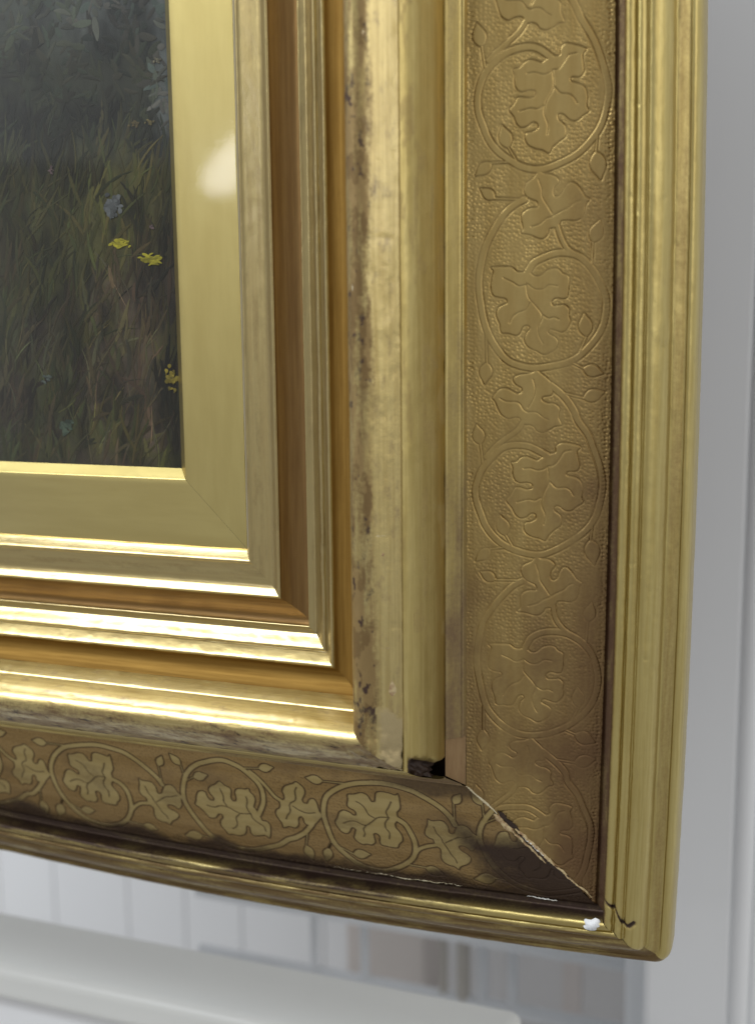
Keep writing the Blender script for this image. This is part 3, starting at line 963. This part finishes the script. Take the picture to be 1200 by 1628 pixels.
rr = random.Random(5)
sp = []
for i in range(2300):
    x = rr.uniform(-420, -8); y = rr.uniform(-860, 4)
    base = oil_colour(np.array([[x]]), np.array([[y]]))[0, 0]
    if y < -480:
        L = rr.uniform(10, 34); ang = rr.uniform(0, 6.28); w = rr.uniform(4, 11)
        k = rr.uniform(0.7, 1.35)
    else:
        L = rr.uniform(22, 70); ang = -math.pi / 2 + rr.gauss(0.22, 0.35); w = rr.uniform(1.2, 7.5)
        k = rr.uniform(0.65, 1.4) if rr.random() < 0.94 else rr.uniform(1.7, 3.0)
        if k > 1.5: w = rr.uniform(1.0, 2.4)
    if w < 0: continue
    tint = rr.choice([(1.0, 1.05, 0.8), (1.05, 1.0, 0.85), (0.9, 1.05, 0.95), (1.15, 1.0, 0.9)])
    bend = rr.uniform(-0.35, 0.35)
    pts = [(x + L * t * math.cos(ang + bend * t), y + L * t * math.sin(ang + bend * t)) for t in (0, 0.33, 0.66, 1)]
    if max(p[0] for p in pts) > -8 or max(p[1] for p in pts) > 5: continue
    sp.append((pts, w, tuple(base[j] * k * tint[j] for j in range(3))))
strokes('brush_strokes', sp, PAINTING, 'stuff')


def daub(name, spots, seed):
    r = random.Random(seed)
    sp = []
    for (x, y, w, h, c, n) in spots:
        for i in range(n * 2):
            px_ = x + r.gauss(0, .24) * w; py_ = y + r.gauss(0, .24) * h
            a = r.uniform(-0.5, 0.5); L = w * r.uniform(0.15, 0.42)
            k = r.uniform(0.45, 1.15)
            sp.append(([(px_ - L / 2 * math.cos(a), py_ - L / 2 * math.sin(a)), (px_, py_ - 1), (px_ + L / 2 * math.cos(a), py_ + L / 2 * math.sin(a))],
                       h * r.uniform(0.12, 0.34), tuple(v * k for v in c)))
    o = strokes(name, sp, PAINTING)
    V = np.empty(len(o.data.vertices) * 3, np.float32)
    o.data.vertices.foreach_get('co', V)
    V[1::3] -= 0.75 * S
    o.data.vertices.foreach_set('co', V)
    return o


YEL = (0.34, 0.29, 0.02)
# (x, y) in profile units
FLOWERS = [(-98, -323, 30, 13, YEL, 16), (-50, -301, 32, 14, YEL, 18), (-26, -138, 15, 26, (0.20, 0.15, 0.02), 16),
           (-108, -374, 22, 32, (0.105, 0.108, 0.108), 26), (-205, -425, 12, 10, (0.11, 0.07, 0.07), 6), (-47, -343, 8, 10, (0.12, 0.08, 0.08), 5),
           (-230, -138, 16, 12, (0.08, 0.095, 0.08), 6), (-203, -66, 34, 30, (0.055, 0.075, 0.05), 9), (-68, -480, 16, 12, (0.11, 0.08, 0.03), 6),
           (-44, -482, 14, 10, (0.11, 0.085, 0.03), 5), (-30, -560, 10, 12, (0.15, 0.13, 0.08), 4)]
for i, f in enumerate(FLOWERS):
    o = daub('painted_flower', [f], 30 + i)

# glass pane over the painting
k = NT('picture_glass')
tr = k.n('ShaderNodeBsdfTransparent'); tr.inputs[0].default_value = (0.97, 0.98, 0.97, 1)
gl = k.n('ShaderNodeBsdfGlossy'); gl.inputs['Roughness'].default_value = 0.055
fr = k.n('ShaderNodeFresnel'); fr.inputs['IOR'].default_value = 1.42
mxs = k.n('ShaderNodeMixShader')
k.l(fr.outputs[0], mxs.inputs[0]); k.l(tr.outputs[0], mxs.inputs[1]); k.l(gl.outputs[0], mxs.inputs[2])
k.l(mxs.outputs[0], k.t.nodes['Material Output'].inputs[0])
gv = np.array([(XL, YT, 3.0), (91.8, YT, 3.0), (91.8, 91.8, 3.0), (XL, 91.8, 3.0)])
npmesh('glass_pane', np.stack([gv[:, 0] * S, -gv[:, 2] * S, Z0 - gv[:, 1] * S], 1), [(0, 1, 2, 3)], k.m, PAINTING, org=PO, smooth=False)

# ------------------------------------------------------------------ what stands behind and below the frame
PALE = plain('pale_paint', (0.84, 0.842, 0.845), (0.81, 0.812, 0.82), 0.5, 3, (1, 1, 1), 0.05)
PALE_B = plain('cool_grey_paint', (0.90, 0.91, 0.92), (0.87, 0.88, 0.89), 0.45, 2.5, (1, 1, 1), 0.05)
CREAM = plain('cream_paint', (0.76, 0.76, 0.72), (0.72, 0.72, 0.69), 0.35, 9, (0.3, 1, 1), 0.1)
WHITE = plain('white_enamel', (0.80, 0.82, 0.84), (0.76, 0.78, 0.80), 0.35, 12, (1, 1, 1), 0.05)
BUFF = plain('buff_paint', (0.58, 0.55, 0.50), (0.52, 0.49, 0.44), 0.5, 12)
BOXA = plain('brown_card', (0.70, 0.64, 0.60), (0.66, 0.61, 0.57), 0.8, 14)
BOXB = plain('grey_card', (0.68, 0.665, 0.66), (0.64, 0.63, 0.625), 0.8, 9)
BOXC = plain('rust_card', (0.69, 0.64, 0.61), (0.65, 0.60, 0.575), 0.8, 14)


def rbox(name, lo, hi, mat, parent=None, bev=0.002, seg=3, org=(0, 0, 0)):
    import bmesh
    bm = bmesh.new()
    bmesh.ops.create_cube(bm, size=1)
    lo, hi = Vector(lo), Vector(hi)
    for v in bm.verts:
        v.co = Vector([(lo[i] + hi[i]) / 2 + v.co[i] * (hi[i] - lo[i]) for i in range(3)]) - Vector(org)
    if bev > 0:
        bmesh.ops.bevel(bm, geom=bm.edges[:], offset=bev, segments=seg, profile=0.5, affect='EDGES')
    me = bpy.data.meshes.new(name)
    bm.to_mesh(me); bm.free()
    # broad faces stay flat, only the rounded arrises are smooth
    me.polygons.foreach_set('use_smooth', np.array([max(abs(c) for c in p.normal) < 0.9999 for p in me.polygons]))
    me.materials.append(mat)
    o = bpy.data.objects.new(name, me)
    col.objects.link(o)
    if parent: o.parent = parent
    return o


def rod(name, x, y, z0, z1, r, mat, parent, org, axis='z', n=14):
    import bmesh
    V, F = [], []
    for zz in (z0, z1):
        for i in range(n):
            a = 2 * math.pi * i / n
            if axis == 'z': V.append((x + r * math.cos(a) - org[0], y + r * math.sin(a) - org[1], zz - org[2]))
            else: V.append((zz - org[0], x + r * math.cos(a) - org[1], y + r * math.sin(a) - org[2]))
    F = [(i, (i + 1) % n, n + (i + 1) % n, n + i) for i in range(n)] + [tuple(range(n))[::-1], tuple(range(n, 2 * n))]
    me = bpy.data.meshes.new(name)
    me.from_pydata(V, [], F); me.update()
    me.polygons.foreach_set('use_smooth', np.array([len(p.vertices) == 4 for p in me.polygons]))
    me.materials.append(mat)
    o = bpy.data.objects.new(name, me); col.objects.link(o); o.parent = parent
    return o


# boarded back wall
wall = rbox('wall', (-1.6, 0.66, 0.0), (1.2, 0.72, 2.3), PALE, None, 0)
tag(wall, kind='structure')
xs = [-0.93, -0.855, -0.78, -0.705, -0.628, -0.553, -0.457, -0.385, -0.317, -0.222, -0.15]
for i in range(len(xs) - 1):
    rbox('plank', (xs[i] + 0.0005, 0.645, 0.02), (xs[i + 1] - 0.0005, 0.6615, 2.2), PALE, wall, 0.0012, 2)

# tall painted upright behind the right edge
t = empty('door_jamb', (0.22, 0.27, 0.0))
tag(t, 'pale grey painted door jamb rising behind the right edge of the frame', 'door jamb')
to = tuple(t.location)
rbox('jamb_board', (0.158, 0.252, 0.0), (0.2085, 0.30, 2.2), PALE_B, t, 0.004, 4, to)
rbox('stop_bead', (0.2075, 0.2495, 0.0), (0.2185, 0.30, 2.2), PALE_B, t, 0.0052, 6, to)
rbox('side_board', (0.2180, 0.256, 0.0), (1.10, 0.30, 2.2), PALE_B, t, 0.003, 3, to)

# painted shelf below the frame with rounded nosing
t = empty('shelf', (-0.2, 0.13, 0.86))
tag(t, 'cream white painted shelf with rounded front edge below the frame', 'shelf')
so = tuple(t.location)
rbox('shelf_board', (-0.9, 0.0975, 0.872), (0.107, 0.158, 0.893), CREAM, t, 0.006, 6, so)
rbox('apron', (-0.9, 0.106, 0.70), (0.100, 0.150, 0.8715), PALE, t, 0.003, 3, so)

# white rod rack
t = empty('wire_rack', (0.0, 0.42, 0.55))
tag(t, 'white rod rack standing behind the cream shelf', 'rack')
ro = tuple(t.location)
for x, r_, m_ in ((-0.1328, 0.0032, WHITE), (-0.0882, 0.0036, WHITE), (-0.0212, 0.0032, BUFF), (-0.0045, 0.0052, BUFF), (0.0105, 0.0050, WHITE), (0.0352, 0.0042, WHITE)):
    rod('rod', x, 0.42, 0.55, 0.785, r_, m_, t, ro)
rod('rail', 0.42, 0.784, -0.24, 0.130, 0.0065, WHITE, t, ro, 'x')
rod('rail', 0.42, 0.728, -0.24, 0.130, 0.0055, WHITE, t, ro, 'x')
rbox('post', (0.1235, 0.405, 0.55), (0.1525, 0.437, 1.0), WHITE, t, 0.005, 4, ro)

o = rbox('storage_box', (-0.150, 0.53, 0.55), (-0.075, 0.60, 0.715), BOXA, None, 0.003, 3)
tag(o, 'small brown card box seen between the thin rods of the rack', 'box')
t = empty('large_box', (0.05, 0.56, 0.55))
tag(t, 'large grey brown box behind the rack beside the white post', 'box')
bo = tuple(t.location)
rbox('box_body', (-0.005, 0.53, 0.55), (0.13, 0.62, 0.74), BOXB, t, 0.003, 3, bo)
rbox('box_tape', (0.052, 0.5285, 0.56), (0.068, 0.5305, 0.73), BOXC, t, 0.0006, 2, bo)
